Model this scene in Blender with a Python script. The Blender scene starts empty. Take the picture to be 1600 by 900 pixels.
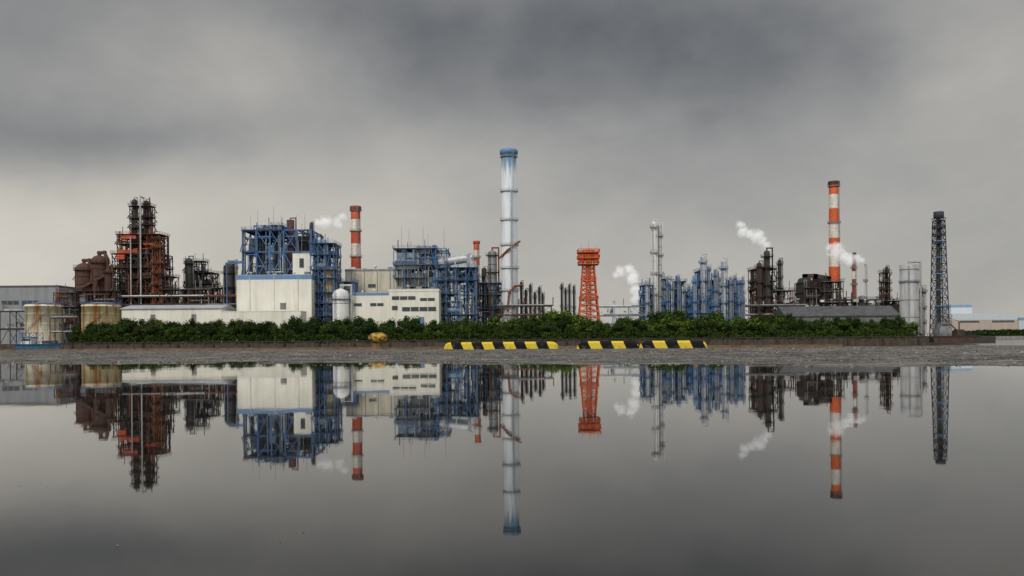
import bpy, math, random
from mathutils import Vector, noise, Matrix
R=random.Random(7)
S=bpy.context.scene
S.view_settings.view_transform='Standard'; S.view_settings.look='None'; S.view_settings.exposure=0
F=1378.0; CH=0.30; ROLL=0.0080; LAND=0.8
def vh(u): return 533.2-(u-800)*ROLL
def X(u,D,v=500): return (u-800+(vh(u)-v)*ROLL)*D/F
def Z(u,v,D): return CH+(vh(u)-v)*D/F

# ---------------------------------------------------------------- materials
MATS={}
def newmat(name):
    m=bpy.data.materials.new(name); m.use_nodes=True
    nt=m.node_tree; b=nt.nodes['Principled BSDF']
    MATS[name]=m
    return m,nt,b
def N(nt,t,**k):
    n=nt.nodes.new(t)
    for a,v in k.items(): setattr(n,a,v)
    return n
def ramp(nt,src,a,b,c0=(0,0,0,1),c1=(1,1,1,1)):
    r=N(nt,'ShaderNodeValToRGB'); e=r.color_ramp.elements
    e[0].position=a; e[0].color=c0; e[1].position=b; e[1].color=c1
    nt.links.new(src,r.inputs[0]); return r.outputs[0]
def mixc(nt,f,a,b,bt='MIX'):
    m=N(nt,'ShaderNodeMix',data_type='RGBA',blend_type=bt)
    if isinstance(f,(int,float)): m.inputs[0].default_value=f
    else: nt.links.new(f,m.inputs[0])
    for i,v in ((6,a),(7,b)):
        if isinstance(v,tuple): m.inputs[i].default_value=(v[0],v[1],v[2],1)
        else: nt.links.new(v,m.inputs[i])
    return m.outputs[2]
def noiseT(nt,scale,detail=4,sc=(1,1,1),rough=.55):
    tc=N(nt,'ShaderNodeTexCoord'); mp=N(nt,'ShaderNodeMapping'); mp.inputs['Scale'].default_value=sc
    nt.links.new(tc.outputs['Object'],mp.inputs[0])
    n=N(nt,'ShaderNodeTexNoise'); n.inputs['Scale'].default_value=scale; n.inputs['Detail'].default_value=detail
    n.inputs['Roughness'].default_value=rough
    nt.links.new(mp.outputs[0],n.inputs[0]); return n.outputs[0]
def mth(nt,op,a,c=None,cl=False):
    n=N(nt,'ShaderNodeMath',operation=op); n.use_clamp=cl
    for i,v in enumerate((a,c)):
        if v is None: continue
        if isinstance(v,(int,float)): n.inputs[i].default_value=v
        else: nt.links.new(v,n.inputs[i])
    return n.outputs[0]
def paint(name,base,dirt,amt=.5,rough=.6,metal=0,lo=.45,hi=.7,ss=.35,panel=None,bl_=(.68,1.15),bs=.9):
    m,nt,b=newmat(name)
    st=noiseT(nt,ss,6,(1,1,.12),.65)
    f=ramp(nt,st,lo,hi,(0,0,0,1),(amt,amt,amt,1))
    c=mixc(nt,f,base,dirt)
    bl=noiseT(nt,bs,3)
    f2=ramp(nt,bl,.3,.75,(bl_[0],)*3+(1,),(bl_[1],)*3+(1,))
    c=mixc(nt,1.0,c,f2,'MULTIPLY')
    if panel:
        tc=N(nt,'ShaderNodeTexCoord'); w=N(nt,'ShaderNodeTexWave'); w.inputs['Scale'].default_value=panel
        w.wave_profile='SAW'
        nt.links.new(tc.outputs['Object'],w.inputs[0])
        f3=ramp(nt,w.outputs[1],.02,.10,(.9,.9,.9,1),(1,1,1,1))
        c=mixc(nt,1.0,c,f3,'MULTIPLY')
    nt.links.new(c,b.inputs['Base Color'])
    b.inputs['Roughness'].default_value=rough; b.inputs['Metallic'].default_value=metal
    return m
paint('white_wall',(.79,.77,.69),(.52,.48,.39),.5,.7,panel=.18,bl_=(.92,1.02),bs=.15,ss=.35)
paint('cream_wall',(.64,.60,.48),(.32,.26,.18),.75,.7,panel=.3,bl_=(.86,1.04),bs=.25)
paint('grey_wall',(.27,.28,.30),(.17,.17,.18),.5,.7,panel=.35,bl_=(.88,1.05),bs=.2)
paint('shed_wall',(.17,.17,.165),(.10,.09,.08),.6,.8,panel=.35,bl_=(.85,1.05),bs=.3)
paint('casing_grey',(.34,.36,.38),(.16,.13,.11),.75,.6,panel=.35,bl_=(.75,1.05),bs=.3)
paint('silo_grey',(.40,.41,.42),(.20,.17,.15),.75,.6,bl_=(.82,1.05),bs=.3)
paint('roof_grey',(.085,.085,.09),(.045,.035,.03),.8,.7,bl_=(.7,1.2),bs=.5)
paint('roof_light',(.40,.42,.43),(.25,.23,.21),.6,.7,bl_=(.9,1.05),bs=.2)
paint('blue_trim',(.11,.25,.48),(.12,.17,.25),.5,.5,bl_=(.9,1.05))
paint('blue_steel',(.048,.150,.350),(.05,.06,.085),.7,.5)
paint('blue_grey',(.065,.165,.32),(.06,.065,.08),.75,.55)
paint('blue_pale',(.22,.35,.50),(.22,.22,.24),.8,.5)
paint('rust',(.30,.085,.028),(.08,.032,.02),.8,.85)
paint('rust_dark',(.062,.030,.022),(.02,.016,.014),.8,.85)
paint('rust_plain',(.105,.048,.032),(.035,.022,.018),.9,.85)
paint('dark_steel',(.028,.027,.029),(.055,.03,.02),.7,.7)
paint('blue_black',(.028,.036,.05),(.045,.035,.035),.7,.7)
paint('dark_plant',(.045,.042,.041),(.08,.04,.025),.9,.75)
paint('grey_steel',(.25,.26,.27),(.11,.08,.06),.8,.5)
paint('silver',(.50,.51,.52),(.25,.20,.16),.65,.42,.2)
paint('white_steel',(.74,.74,.72),(.42,.37,.31),.6,.5,bl_=(.88,1.05))
paint('ochre_tank',(.50,.36,.14),(.20,.08,.03),.95,.7)
paint('tank_white',(.80,.76,.64),(.46,.20,.05),.9,.7,lo=.48,hi=.62,ss=.5,bl_=(.88,1.05))
paint('tank_ochre',(.76,.66,.44),(.46,.19,.04),.95,.7,lo=.46,hi=.60,ss=.5,bl_=(.88,1.05))
paint('red_paint',(.56,.075,.025),(.26,.05,.02),.65,.6)
paint('orange_paint',(.68,.115,.022),(.30,.065,.02),.6,.6)
paint('dull_red',(.26,.05,.03),(.10,.035,.025),.8,.7)
paint('white_band',(.76,.72,.64),(.40,.31,.24),.75,.6)
paint('concrete',(.30,.285,.255),(.10,.09,.07),.8,.85)
paint('seawall_concrete',(.080,.067,.050),(.035,.029,.022),.9,.9,ss=.8)
paint('rust_edge',(.20,.11,.045),(.05,.035,.022),.9,.8,ss=2.5)
paint('hull_blue',(.03,.16,.32),(.03,.05,.07),.7,.5)
paint('barge_brown',(.11,.055,.04),(.03,.025,.022),.9,.8)
paint('brick_beige',(.52,.42,.36),(.4,.36,.3),.6,.8)
paint('hazed_white',(.54,.58,.62),(.45,.48,.52),.5,.8,bl_=(.95,1.02))  # distance haze put into the colour of the far buildings
m,nt,b=newmat('glass'); b.inputs['Base Color'].default_value=(.03,.04,.05,1); b.inputs['Roughness'].default_value=.15
def stackmat(ztop):
    m,nt,b=newmat('stack_paint')
    tc=N(nt,'ShaderNodeTexCoord'); sp=N(nt,'ShaderNodeSeparateXYZ'); nt.links.new(tc.outputs['Object'],sp.inputs[0])
    st=noiseT(nt,.9,5,(1,1,.04),.7)
    mr=N(nt,'ShaderNodeMapRange'); mr.inputs[1].default_value=ztop-14; mr.inputs[2].default_value=ztop-3
    nt.links.new(sp.outputs[2],mr.inputs[0])
    md=mth(nt,'ADD',mr.outputs[0],mth(nt,'MULTIPLY',mth(nt,'SUBTRACT',st,.48),2.2))
    f=ramp(nt,md,.30,.75)
    gate=ramp(nt,mr.outputs[0],.0,.12); f=mixc(nt,1.0,f,gate,'MULTIPLY')
    c=mixc(nt,f,(.60,.63,.66),(.11,.24,.37))
    st2=noiseT(nt,.3,6,(1,1,.08),.7)
    c=mixc(nt,ramp(nt,st2,.52,.64,(0,0,0,1),(.5,.5,.5,1)),c,(.33,.27,.23))
    st3=noiseT(nt,.8,6,(1,1,.03),.7)
    c=mixc(nt,ramp(nt,st3,.52,.62,(0,0,0,1),(.30,.30,.30,1)),c,(.30,.40,.52))
    st4=noiseT(nt,1.3,6,(1,1,.02),.7)
    c=mixc(nt,ramp(nt,st4,.59,.66,(0,0,0,1),(.6,.6,.6,1)),c,(.24,.12,.07))
    nt.links.new(c,b.inputs['Base Color']); b.inputs['Roughness'].default_value=.75
    return m
def leafmat(name,a,c2):
    m,nt,b=newmat(name)
    n=noiseT(nt,.45,3); c=mixc(nt,ramp(nt,n,.35,.7),a,c2)
    oi=N(nt,'ShaderNodeObjectInfo'); r=ramp(nt,oi.outputs['Random'],0,1,(.5,.6,.55,1),(1.35,1.2,1.0,1))
    c=mixc(nt,1.0,c,r,'MULTIPLY')
    nt.links.new(c,b.inputs['Base Color']); b.inputs['Roughness'].default_value=.8
    b.inputs['Specular IOR Level'].default_value=.1
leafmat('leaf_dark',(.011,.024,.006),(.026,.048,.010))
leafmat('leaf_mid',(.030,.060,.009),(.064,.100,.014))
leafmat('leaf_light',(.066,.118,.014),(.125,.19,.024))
paint('bark',(.06,.045,.03),(.03,.025,.02),.6,.9)
leafmat('grass',(.040,.058,.014),(.08,.10,.025))

# ---------------------------------------------------------------- mesh builder
class B:
    def __init__(s,*mats): s.v=[];s.f=[];s.m=[];s.sm=[];s.mats=list(mats)
    def _a(s,vs,fs,m,smooth=False):
        o=len(s.v); s.v+=vs
        for f in fs: s.f.append([i+o for i in f]); s.m.append(m); s.sm.append(smooth)
    def box(s,x0,x1,y0,y1,z0,z1,m=0):
        s._a([(x0,y0,z0),(x1,y0,z0),(x1,y1,z0),(x0,y1,z0),(x0,y0,z1),(x1,y0,z1),(x1,y1,z1),(x0,y1,z1)],
             [(0,3,2,1),(4,5,6,7),(0,1,5,4),(1,2,6,5),(2,3,7,6),(3,0,4,7)],m)
    def prism(s,pts,z0,z1,m=0,mt=None):
        n=len(pts)
        s._a([(p[0],p[1],z0) for p in pts]+[(p[0],p[1],z1) for p in pts],
             [(i,(i+1)%n,(i+1)%n+n,i+n) for i in range(n)],m)
        s._a([(p[0],p[1],z1) for p in pts],[tuple(range(n))],m if mt is None else mt)
    def xprism(s,prof,x0,x1,m=0):
        n=len(prof)
        s._a([(x0,p[0],p[1]) for p in prof]+[(x1,p[0],p[1]) for p in prof],
             [(i,(i+1)%n,(i+1)%n+n,i+n) for i in range(n)]+[tuple(range(n))[::-1],tuple(range(n,2*n))],m)
    def yprism(s,prof,y0,y1,m=0):
        n=len(prof)
        s._a([(p[0],y0,p[1]) for p in prof]+[(p[0],y1,p[1]) for p in prof],
             [(i,(i+1)%n,(i+1)%n+n,i+n) for i in range(n)]+[tuple(range(n))[::-1],tuple(range(n,2*n))],m)
    def beam(s,p,q,w,m=0,h=None):
        p=Vector(p);q=Vector(q);d=q-p
        if d.length<1e-6:return
        d.normalize(); up=Vector((0,0,1)) if abs(d.z)<.95 else Vector((0,1,0))
        a=d.cross(up).normalized()*w/2; c=d.cross(a).normalized()*(h or w)/2
        vs=[tuple(e+k) for e in (p,q) for k in (-a-c,a-c,a+c,-a+c)]
        s._a(vs,[(0,1,2,3),(7,6,5,4),(0,4,5,1),(1,5,6,2),(2,6,7,3),(3,7,4,0)],m)
    def rev(s,x,y,prof,n=16,m=0,ms=None,sx=1,sy=1):
        vs=[]
        for r,z in prof:
            for i in range(n):
                t=2*math.pi*i/n; vs.append((x+r*sx*math.cos(t),y+r*sy*math.sin(t),z))
        o=len(s.v); s.v+=vs
        for k in range(len(prof)-1):
            for i in range(n):
                j=(i+1)%n
                s.f.append([o+k*n+i,o+k*n+j,o+(k+1)*n+j,o+(k+1)*n+i]); s.m.append(ms[k] if ms else m); s.sm.append(True)
        s.f.append([o+(len(prof)-1)*n+i for i in range(n)]); s.m.append(ms[-1] if ms else m); s.sm.append(False)
    def cyl(s,x,y,z0,z1,r0,r1=None,n=14,m=0): s.rev(x,y,[(r0,z0),(r0 if r1 is None else r1,z1)],n,m)
    def vessel(s,x,y,z0,z1,r,n=16,m=0):
        h=r*.55
        s.rev(x,y,[(r*.3,z0),(r*.8,z0+h*.3),(r,z0+h),(r,z1-h),(r*.92,z1-h*.5),(r*.62,z1-h*.15),(r*.2,z1)],n,m)
    def tube(s,p,q,r,n=8,m=0):
        p=Vector(p);q=Vector(q);d=q-p
        if d.length<1e-6:return
        d.normalize(); up=Vector((0,0,1)) if abs(d.z)<.95 else Vector((0,1,0))
        a=d.cross(up).normalized()*r; c=d.cross(a).normalized()*r
        vs=[]
        for e in (p,q):
            for i in range(n):
                t=2*math.pi*i/n; vs.append(tuple(e+a*math.cos(t)+c*math.sin(t)))
        s._a(vs,[(i,(i+1)%n,(i+1)%n+n,i+n) for i in range(n)],m,True)
        s._a(vs[:n],[tuple(range(n))[::-1]],m); s._a(vs[n:],[tuple(range(n))],m)
    def drum(s,x,y,z,L,r,m=0,ax='x'):
        n=12
        st=[(-L/2-r*.45,r*.25),(-L/2-r*.25,r*.75),(-L/2,r),(L/2,r),(L/2+r*.25,r*.75),(L/2+r*.45,r*.25)]
        vs=[]
        for t,rr in st:
            for i in range(n):
                a=2*math.pi*i/n
                vs.append((x+t,y+rr*math.cos(a),z+rr*math.sin(a)) if ax=='x' else (x+rr*math.cos(a),y+t,z+rr*math.sin(a)))
        fs=[(k*n+i,k*n+(i+1)%n,(k+1)*n+(i+1)%n,(k+1)*n+i) for k in range(5) for i in range(n)]
        s._a(vs,fs,m,True)
    def pipe(s,pts,r,m=0,n=7):
        for a,c in zip(pts,pts[1:]):
            d=(Vector(c)-Vector(a)); 
            if d.length<1e-5: continue
            d=d.normalized()*r*.9
            s.tube(Vector(a)-d,Vector(c)+d,r,n,m)
    def rail(s,x0,x1,y0,y1,z,m=0,w=.09,step=2.5):
        c=[(x0,y0),(x1,y0),(x1,y1),(x0,y1)]
        for (a,b2),(c2,d) in zip(c,c[1:]+c[:1]):
            for hh in (.55,1.1): s.beam((a,b2,z+hh),(c2,d,z+hh),w,m)
            L=math.hypot(c2-a,d-b2); k=max(1,int(L/step))
            for i in range(k): s.beam((a+(c2-a)*i/k,b2+(d-b2)*i/k,z),(a+(c2-a)*i/k,b2+(d-b2)*i/k,z+1.1),w,m)
    def ringplat(s,x,y,z,r0,r1,m=0,n=14,w=.07):
        s.rev(x,y,[(r0,z),(r1,z),(r1,z+.16),(r0,z+.16)],n,m)
        for hh in (.6,1.1):
            for i in range(n):
                a=2*math.pi*i/n;c=2*math.pi*(i+1)/n
                s.beam((x+r1*math.cos(a),y+r1*math.sin(a),z+hh),(x+r1*math.cos(c),y+r1*math.sin(c),z+hh),w,m)
        for i in range(n):
            a=2*math.pi*i/n; s.beam((x+r1*math.cos(a),y+r1*math.sin(a),z),(x+r1*math.cos(a),y+r1*math.sin(a),z+1.1),w,m)
    def ladder(s,x,y,z0,z1,m=0,w=.55):
        s.beam((x-w/2,y,z0),(x-w/2,y,z1),.12,m); s.beam((x+w/2,y,z0),(x+w/2,y,z1),.12,m)
        z=z0+.5
        while z<z1: s.beam((x-w/2,y,z),(x+w/2,y,z),.08,m); z+=1.0
    def frame(s,x0,x1,y0,y1,zs,nx,ny,w,m=0,brace=.6,inner=True):
        xs=[x0+(x1-x0)*i/nx for i in range(nx+1)]; ys=[y0+(y1-y0)*i/ny for i in range(ny+1)]
        for i,x in enumerate(xs):
            for j,y in enumerate(ys):
                if inner or i in(0,nx) or j in(0,ny): s.beam((x,y,zs[0]),(x,y,zs[-1]),w,m)
        for z in zs[1:]:
            for y in ys: s.beam((x0,y,z-w*.3),(x1,y,z-w*.3),w*.86,m)
            for x in xs: s.beam((x,y0,z-w*.34),(x,y1,z-w*.34),w*.8,m)
        for za,zb in zip(zs,zs[1:]):
            for y in (y0,y1):
                for xa,xb in zip(xs,xs[1:]):
                    if R.random()<brace:
                        k=R.random()
                        if k<.4: s.beam((xa,y,za),(xb,y,zb),w*.6,m); s.beam((xb,y,za),(xa,y,zb),w*.55,m)
                        elif k<.7: xm=(xa+xb)/2; s.beam((xa,y,za),(xm,y,zb),w*.6,m); s.beam((xb,y,za),(xm,y,zb),w*.55,m)
                        elif k<.85: s.beam((xa,y,za),(xb,y,zb),w*.65,m)
                        else: s.beam((xb,y,za),(xa,y,zb),w*.65,m)
            for x in (x0,x1):
                for ya,yb in zip(ys,ys[1:]):
                    if R.random()<brace: s.beam((x,ya,za),(x,yb,zb),w*.55,m)
    def lattice(s,w0,w1,z0,z1,n,bw,m=0,x=0,y=0):
        zs=[z0]; k=(w1/w0)**(1.0/n)
        tot=sum(k**i for i in range(n)); h=(z1-z0)/tot
        for i in range(n): zs.append(zs[-1]+h*k**i)
        zs[-1]=z1
        def c(z):
            a=(w0+(w1-w0)*(z-z0)/(z1-z0))/2; return [(x-a,y-a,z),(x+a,y-a,z),(x+a,y+a,z),(x-a,y+a,z)]
        for i in range(4): s.beam(c(z0)[i],c(z1)[i],bw,m)
        for za,zb in zip(zs,zs[1:]):
            A=c(za);C=c(zb)
            for i in range(4):
                j=(i+1)%4
                s.beam(A[i],C[j],bw*.6,m); s.beam(A[j],C[i],bw*.55,m); s.beam(C[i],C[j],bw*.65,m)
    def clutter(s,x0,x1,y0,y1,z0,z1,n,rr=(.12,.4),ms=1):
        for _ in range(n):
            r=R.uniform(*rr); m=R.randrange(ms)
            p=[R.uniform(x0,x1),R.uniform(y0,y1),R.uniform(z0,z1)]
            pts=[tuple(p)]; ax=R.choice([0,2,2,0,1])
            for k in range(R.randint(1,3)):
                q=list(p); lo,hi=((x0,x1),(y0,y1),(z0,z1))[ax]
                L=R.uniform(.15,.6)*(hi-lo)*(1 if R.random()<.5 else -1)
                q[ax]=min(hi,max(lo,q[ax]+L)); pts.append(tuple(q)); p=q
                ax=R.choice([a for a in (0,1,2,2) if a!=ax])
            s.pipe(pts,r,m,6)
    def mesh(s,name):
        me=bpy.data.meshes.new(name); me.from_pydata(s.v,[],s.f)
        for k in s.mats: me.materials.append(MATS[k] if isinstance(k,str) else k)
        me.polygons.foreach_set('material_index',s.m); me.polygons.foreach_set('use_smooth',s.sm)
        me.update(); return me
COL=S.collection
def link(o,parent=None):
    COL.objects.link(o)
    if parent: o.parent=parent
    return o
def thing(name,label,cat,loc,parts,group=None,rot=0,kind=None):
    e=bpy.data.objects.new(name,None); e.empty_display_size=1; e.location=loc; e.rotation_euler=(0,0,rot)
    e['label']=label; e['category']=cat
    if group: e['group']=group
    if kind: e['kind']=kind
    link(e)
    for p in parts:
        if not p[1].f: continue
        o=bpy.data.objects.new(p[0],p[1].mesh(p[0])); link(o,e)
        if len(p)>2 and p[2]: o['label']=p[2]
    return e
def single(name,b,loc=(0,0,0),label=None,cat=None,kind=None,group=None,rot=0):
    o=bpy.data.objects.new(name,b.mesh(name)); o.location=loc; o.rotation_euler=(0,0,rot); link(o)
    if label:o['label']=label
    if cat:o['category']=cat
    if kind:o['kind']=kind
    if group:o['group']=group
    return o

# ---------------------------------------------------------------- generators of plant
def unit(label,u0,u1,vt,D,depth,nx,ny,nl,steel,pal,ves=6,pipes=40,w=.45,brace=.6,cores=(),name='process_structure',deckm='grey_steel',rr=(.12,.38),masts=0,cat='industrial structure',vb=None):
    s=D/F; W=(u1-u0)*s; uc=(u0+u1)/2; H=Z(uc,vt,D)-LAND
    zb0=0 if vb is None else Z(uc,vb,D)-LAND
    x0,x1=-W/2,W/2
    zs=[zb0]+[zb0+(H-zb0)*(i+1+(R.uniform(-.25,.25) if i<nl-1 else 0))/nl for i in range(nl)]
    fr=B(steel); fr.frame(x0,x1,0,depth,zs,nx,ny,w,0,brace)
    parts=[('steel_frame',fr)]
    xs=[x0+W*i/nx for i in range(nx+1)]
    for z in zs[1:]:
        dk=B(deckm,steel)
        a=0 if R.random()<.6 else R.randint(0,nx-1); c=nx if R.random()<.6 else R.randint(a+1,nx)
        dk.box(xs[a]-.5,xs[c]+.5,-.8,depth+.5,z+.02,z+.16); dk.rail(xs[a]-.5,xs[c]+.5,-.8,depth+.5,z+.16,1)
        parts.append(('deck',dk))
    pw=B(*pal); pw.clutter(x0,x1,.3,depth,zb0+.5,H*1.0,int(pipes*1.4),rr,len(pal))
    for _ in range(nx+1):
        x=R.uniform(x0,x1); pw.tube((x,R.uniform(0,3),H*.6),(x,R.uniform(0,3),H+R.uniform(1,4.5)),R.uniform(.1,.28),6,R.randrange(len(pal)))
    parts.append(('pipework',pw))
    for i in range(ves):
        v=B(R.choice(pal)); k=R.randrange(nl); z=zs[k]+.2; hh=(zs[k+1]-zs[k])
        x=R.uniform(x0+1.5,x1-1.5) if W>4 else 0; y=R.uniform(1,depth*.6)
        t=R.random()
        if t<.45:
            r=R.uniform(.6,max(.7,min(2.0,hh*.4))); v.vessel(x,y,z,z+hh*R.uniform(.7,1.5),r)
            v.ringplat(x,y,z+hh*.6,r,r+.7)
        elif t<.8:
            r=R.uniform(.5,max(.55,min(1.5,hh*.3))); v.drum(x,y,z+r+.4,R.uniform(3,min(8,max(3.2,W*.6))),r)
            v.box(x-1.2,x-.9,y-r*.7,y+r*.7,z,z+r); v.box(x+.9,x+1.2,y-r*.7,y+r*.7,z,z+r)
        else:
            a=R.uniform(1,2.2); v.box(x-a,x+a,y,y+a*1.5,z,z+hh*.7); v.rev(x,y+a*.7,[(a*.9,z+hh*.7),(a*.3,z+hh*.95),(a*.3,z+hh*1.1)],10)
        parts.append(('vessel',v))
    for (a,c,va,vb2,y0,y1,mt) in cores:
        v=B(mt); xa,xb=(a-uc)*s,(c-uc)*s; za,zb=Z(uc,vb2,D)-LAND,Z(uc,va,D)-LAND
        v.box(xa,xb,y0*depth,y1*depth,za,zb)
        kz=za+1.2
        while kz<zb: v.box(xa-.12,xb+.12,y0*depth-.14,y1*depth+.12,kz,kz+.22); kz+=2.2
        parts.append(('casing',v))
    stx=R.choice([x0-1.2,x1+.3]); st=B(steel)
    for k in range(nl):
        za,zb=zs[k],zs[k+1]; zm=(za+zb)/2
        st.beam((stx,0,za),(stx,4,zm),.35,0,.2); st.beam((stx+.8,4,zm),(stx+.8,0,zb),.35,0,.2)
        st.box(stx-.3,stx+1.2,3.8,5,zm,zm+.12)
    parts.append(('stair',st))
    for i in range(masts):
        mm=B('grey_steel'); x=x0+W*(i+.5)/masts+R.uniform(-2,2); hm=R.uniform(6,11); mm.rev(x,1,[(.3,H),(.3,H+.4),(.11,H+.42),(.06,H+hm)],6)
        parts.append(('lightning_rod',mm))
    return thing(name,label,cat,(X(uc,D),D,LAND),parts)

def column(label,u,w,vt,D,mt,plats=3,steel='grey_steel',pipe='silver',top='dome',name='distillation_column',group=None,yo=0,ext=None,vlow=0):
    s=D/F; r=w*s/2; H=Z(u,vt,D)-LAND
    if ext is None: ext=min(1.25,.35+.5*r)
    sh=B(mt,steel)
    if top=='dome':
        if R.random()<.5 and H>25 and r>1.2:
            zc=H*R.uniform(.45,.7); sh.rev(0,0,[(r,0),(r,zc),(r*.78,zc+r),(r*.78,H-r*.6),(r*.6,H-r*.2),(r*.15,H)],18,0)
        else: sh.rev(0,0,[(r,0),(r,H-r*.7),(r*.8,H-r*.3),(r*.2,H)],18,0)
    else: sh.rev(0,0,[(r,0),(r*.98,H),(r*.75,H),(r*.75,H-1.5)],28,0)
    z=3.0
    while z<H*.95: sh.rev(0,0,[(r*.9,z),(r*1.04,z+.02),(r*1.04,z+.16),(r*.9,z+.18)],18,1); z+=R.uniform(5,9)
    parts=[('shell',sh)]
    for i in range(plats):
        p=B(steel); z=H*(i+1)/(plats+.25)*R.uniform(.93,1.0)
        if z<vlow: continue
        p.ringplat(0,0,z,r*.8,r+ext*R.uniform(.7,1.15),n=12,w=.06)
        for a in range(6):
            t=a*math.pi/3; p.beam((r*math.cos(t),r*math.sin(t),z-1.0),((r+ext*.7)*math.cos(t),(r+ext*.7)*math.sin(t),z),.1)
        parts.append(('platform',p))
    l=B(steel); l.ladder(-r*.5,-r-.25,0,H*.98); parts.append(('ladder',l))
    pp=B(pipe); q=max(.14,min(.45,r*.18))
    pp.pipe([(0,0,H-.2),(0,0,H+q*3),(r+q*2.2,-.3,H+q*3),(r+q*2.2,-.3,2),(r+q*2.2,2.5,2)],q)
    if 1.1<r<3.5: pp.pipe([(-r*.6,-r*.9,H*.8),(-r*.6,-r-.7,H*.8),(-r*.6,-r-.7,3)],q*.7)
    parts.append(('overhead_pipe',pp))
    return thing(name,label,'industrial column',(X(u,D),D+yo,LAND),parts,group)

def chimney(label,u,w0,w1,vt,D,bands,crown,steel='grey_steel',plats=(),group=None,cr=.5):
    s=D/F; H=Z(u,vt,D)-LAND; r0=w0*s/2; r1=w1*s/2
    rad=lambda z:r0+(r1-r0)*z/H
    prof=[];ms=[]
    uniq=list(dict.fromkeys([b_[2] for b_ in bands]))
    zl=[(max(0,Z(u,vb,D)-LAND),Z(u,va,D)-LAND,mt) for va,vb,mt in bands][::-1]
    for i,(za,zb,mt) in enumerate(zl):
        prof.append((rad(0),0) if i==0 else (rad(za),za)); ms.append(uniq.index(mt))
    prof.append((rad(H),H)); prof+= [(r1*.78,H),(r1*.78,H-3)]; ms+= [0,0,0]
    sh=B(*uniq); sh.rev(0,0,prof,28,ms=ms)
    parts=[('shaft',sh)]
    ch=cr*r1*2
    c=B(crown); c.rev(0,0,[(r1*1.02,H-ch),(r1*1.24,H-ch*.75),(r1*1.24,H-ch*.1),(r1*1.14,H+ch*.12),(r1*.8,H+ch*.13)],28); parts.append(('crown',c))
    for v in plats:
        p=B(steel); z=Z(u,v,D)-LAND; p.ringplat(0,0,z,rad(z)*.95,rad(z)+.6,n=20)
        parts.append(('platform',p))
    l=B(steel); l.ladder(r0*.45,-r0-.1,0,H*.99); parts.append(('ladder',l))
    return thing('chimney',label,'chimney',(X(u,D),D,LAND),parts,group),H,r0,r1

def window(b,x0,x1,z0,z1,y):
    b.box(x0-.12,x1+.12,y-.10,y+.02,z0-.12,z1+.12,1); b.box(x0,x1,y-.13,y-.02,z0,z1,0)
    k=max(1,int((x1-x0)/1.6))
    for i in range(1,k): b.box(x0+(x1-x0)*i/k-.05,x0+(x1-x0)*i/k+.05,y-.17,y-.02,z0,z1,1)
def bldg(label,u0,u1,vt,D,depth,wall,roof='roof_light',trim=None,wins=(),doors=(),name='industrial_building',pitch=0,cat='building',th=1.1,extras=()):
    s=D/F; uc=(u0+u1)/2; W=(u1-u0)*s; H=Z(uc,vt,D)-LAND; x0,x1=-W/2,W/2
    wb=B(wall); wb.box(x0,x1,0,depth,0,H-(pitch+.02)); parts=[('wall',wb)]
    rb=B(roof)
    if pitch: rb.xprism([(-.6,H-pitch),(depth/2,H),(depth+.6,H-pitch),(depth+.6,H-pitch-.35),(-.6,H-pitch-.35)],x0-.5,x1+.5)
    else: rb.box(x0-.1,x1+.1,-.1,depth+.1,H,H+.25)
    parts.append(('roof',rb))
    if trim:
        t=B(trim); t.box(x0-.15,x1+.15,-.16,depth+.15,H-th-pitch,H-.01-pitch); parts.append(('fascia',t))
    for a,c,va,vb in wins:
        n=max(1,int(round((c-a)*s/3.4)))
        for i in range(n):
            wa=(a-uc)*s+(c-a)*s*i/n+.25; wc=(a-uc)*s+(c-a)*s*(i+1)/n-.25
            g=B('glass','grey_steel'); window(g,wa,wc,Z(uc,vb,D)-LAND,Z(uc,va,D)-LAND,0); parts.append(('window',g))
    for a,c,va,mt in doors:
        g=B(mt,'grey_steel'); xa,xc=(a-uc)*s,(c-uc)*s; h=Z(uc,va,D)-LAND
        g.box(xa-.2,xc+.2,-.12,.02,0,h+.2,1); g.box(xa,xc,-.18,-.02,0,h,0); parts.append(('door',g))
    for nm,ex in extras: parts.append((nm,ex))
    return thing(name,label,cat,(X(uc,D),D,LAND),parts)
def gutterpipes(u0,u1,vt,D,n,mt='grey_steel'):
    s=D/F; uc=(u0+u1)/2; H=Z(uc,vt,D)-LAND; out=[]
    for i in range(n):
        b=B(mt); x=(u1-u0)*s*((i+.5)/n-.5); b.pipe([(x,-.2,0),(x,-.2,H)],.11); out.append(('downpipe',b))
    return out
def roofunits(u0,u1,vt,D,n,depth,pitch=0):
    s=D/F; uc=(u0+u1)/2; H=Z(uc,vt,D)-LAND; out=[]
    for i in range(n):
        b=B(R.choice(['grey_steel','roof_light','white_steel'])); x=(u1-u0)*s*((i+R.uniform(.2,.8))/n-.5); y=R.uniform(2,depth*.5); a=R.uniform(.5,1.3)
        if R.random()<.5: b.rev(x,y,[(a*.4,H+.2),(a*.4,H+a*1.2),(a*.8,H+a*1.3),(a*.7,H+a*1.8),(a*.1,H+a*1.95)],12)
        else: b.box(x-a,x+a,y,y+a*1.4,H+.2,H+.2+a*1.1); b.box(x-a-.08,x+a+.08,y-.08,y+a*1.4+.08,H+.2+a*1.1,H+.3+a*1.1)
        out.append(('roof_vent',b))
    return out

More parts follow.
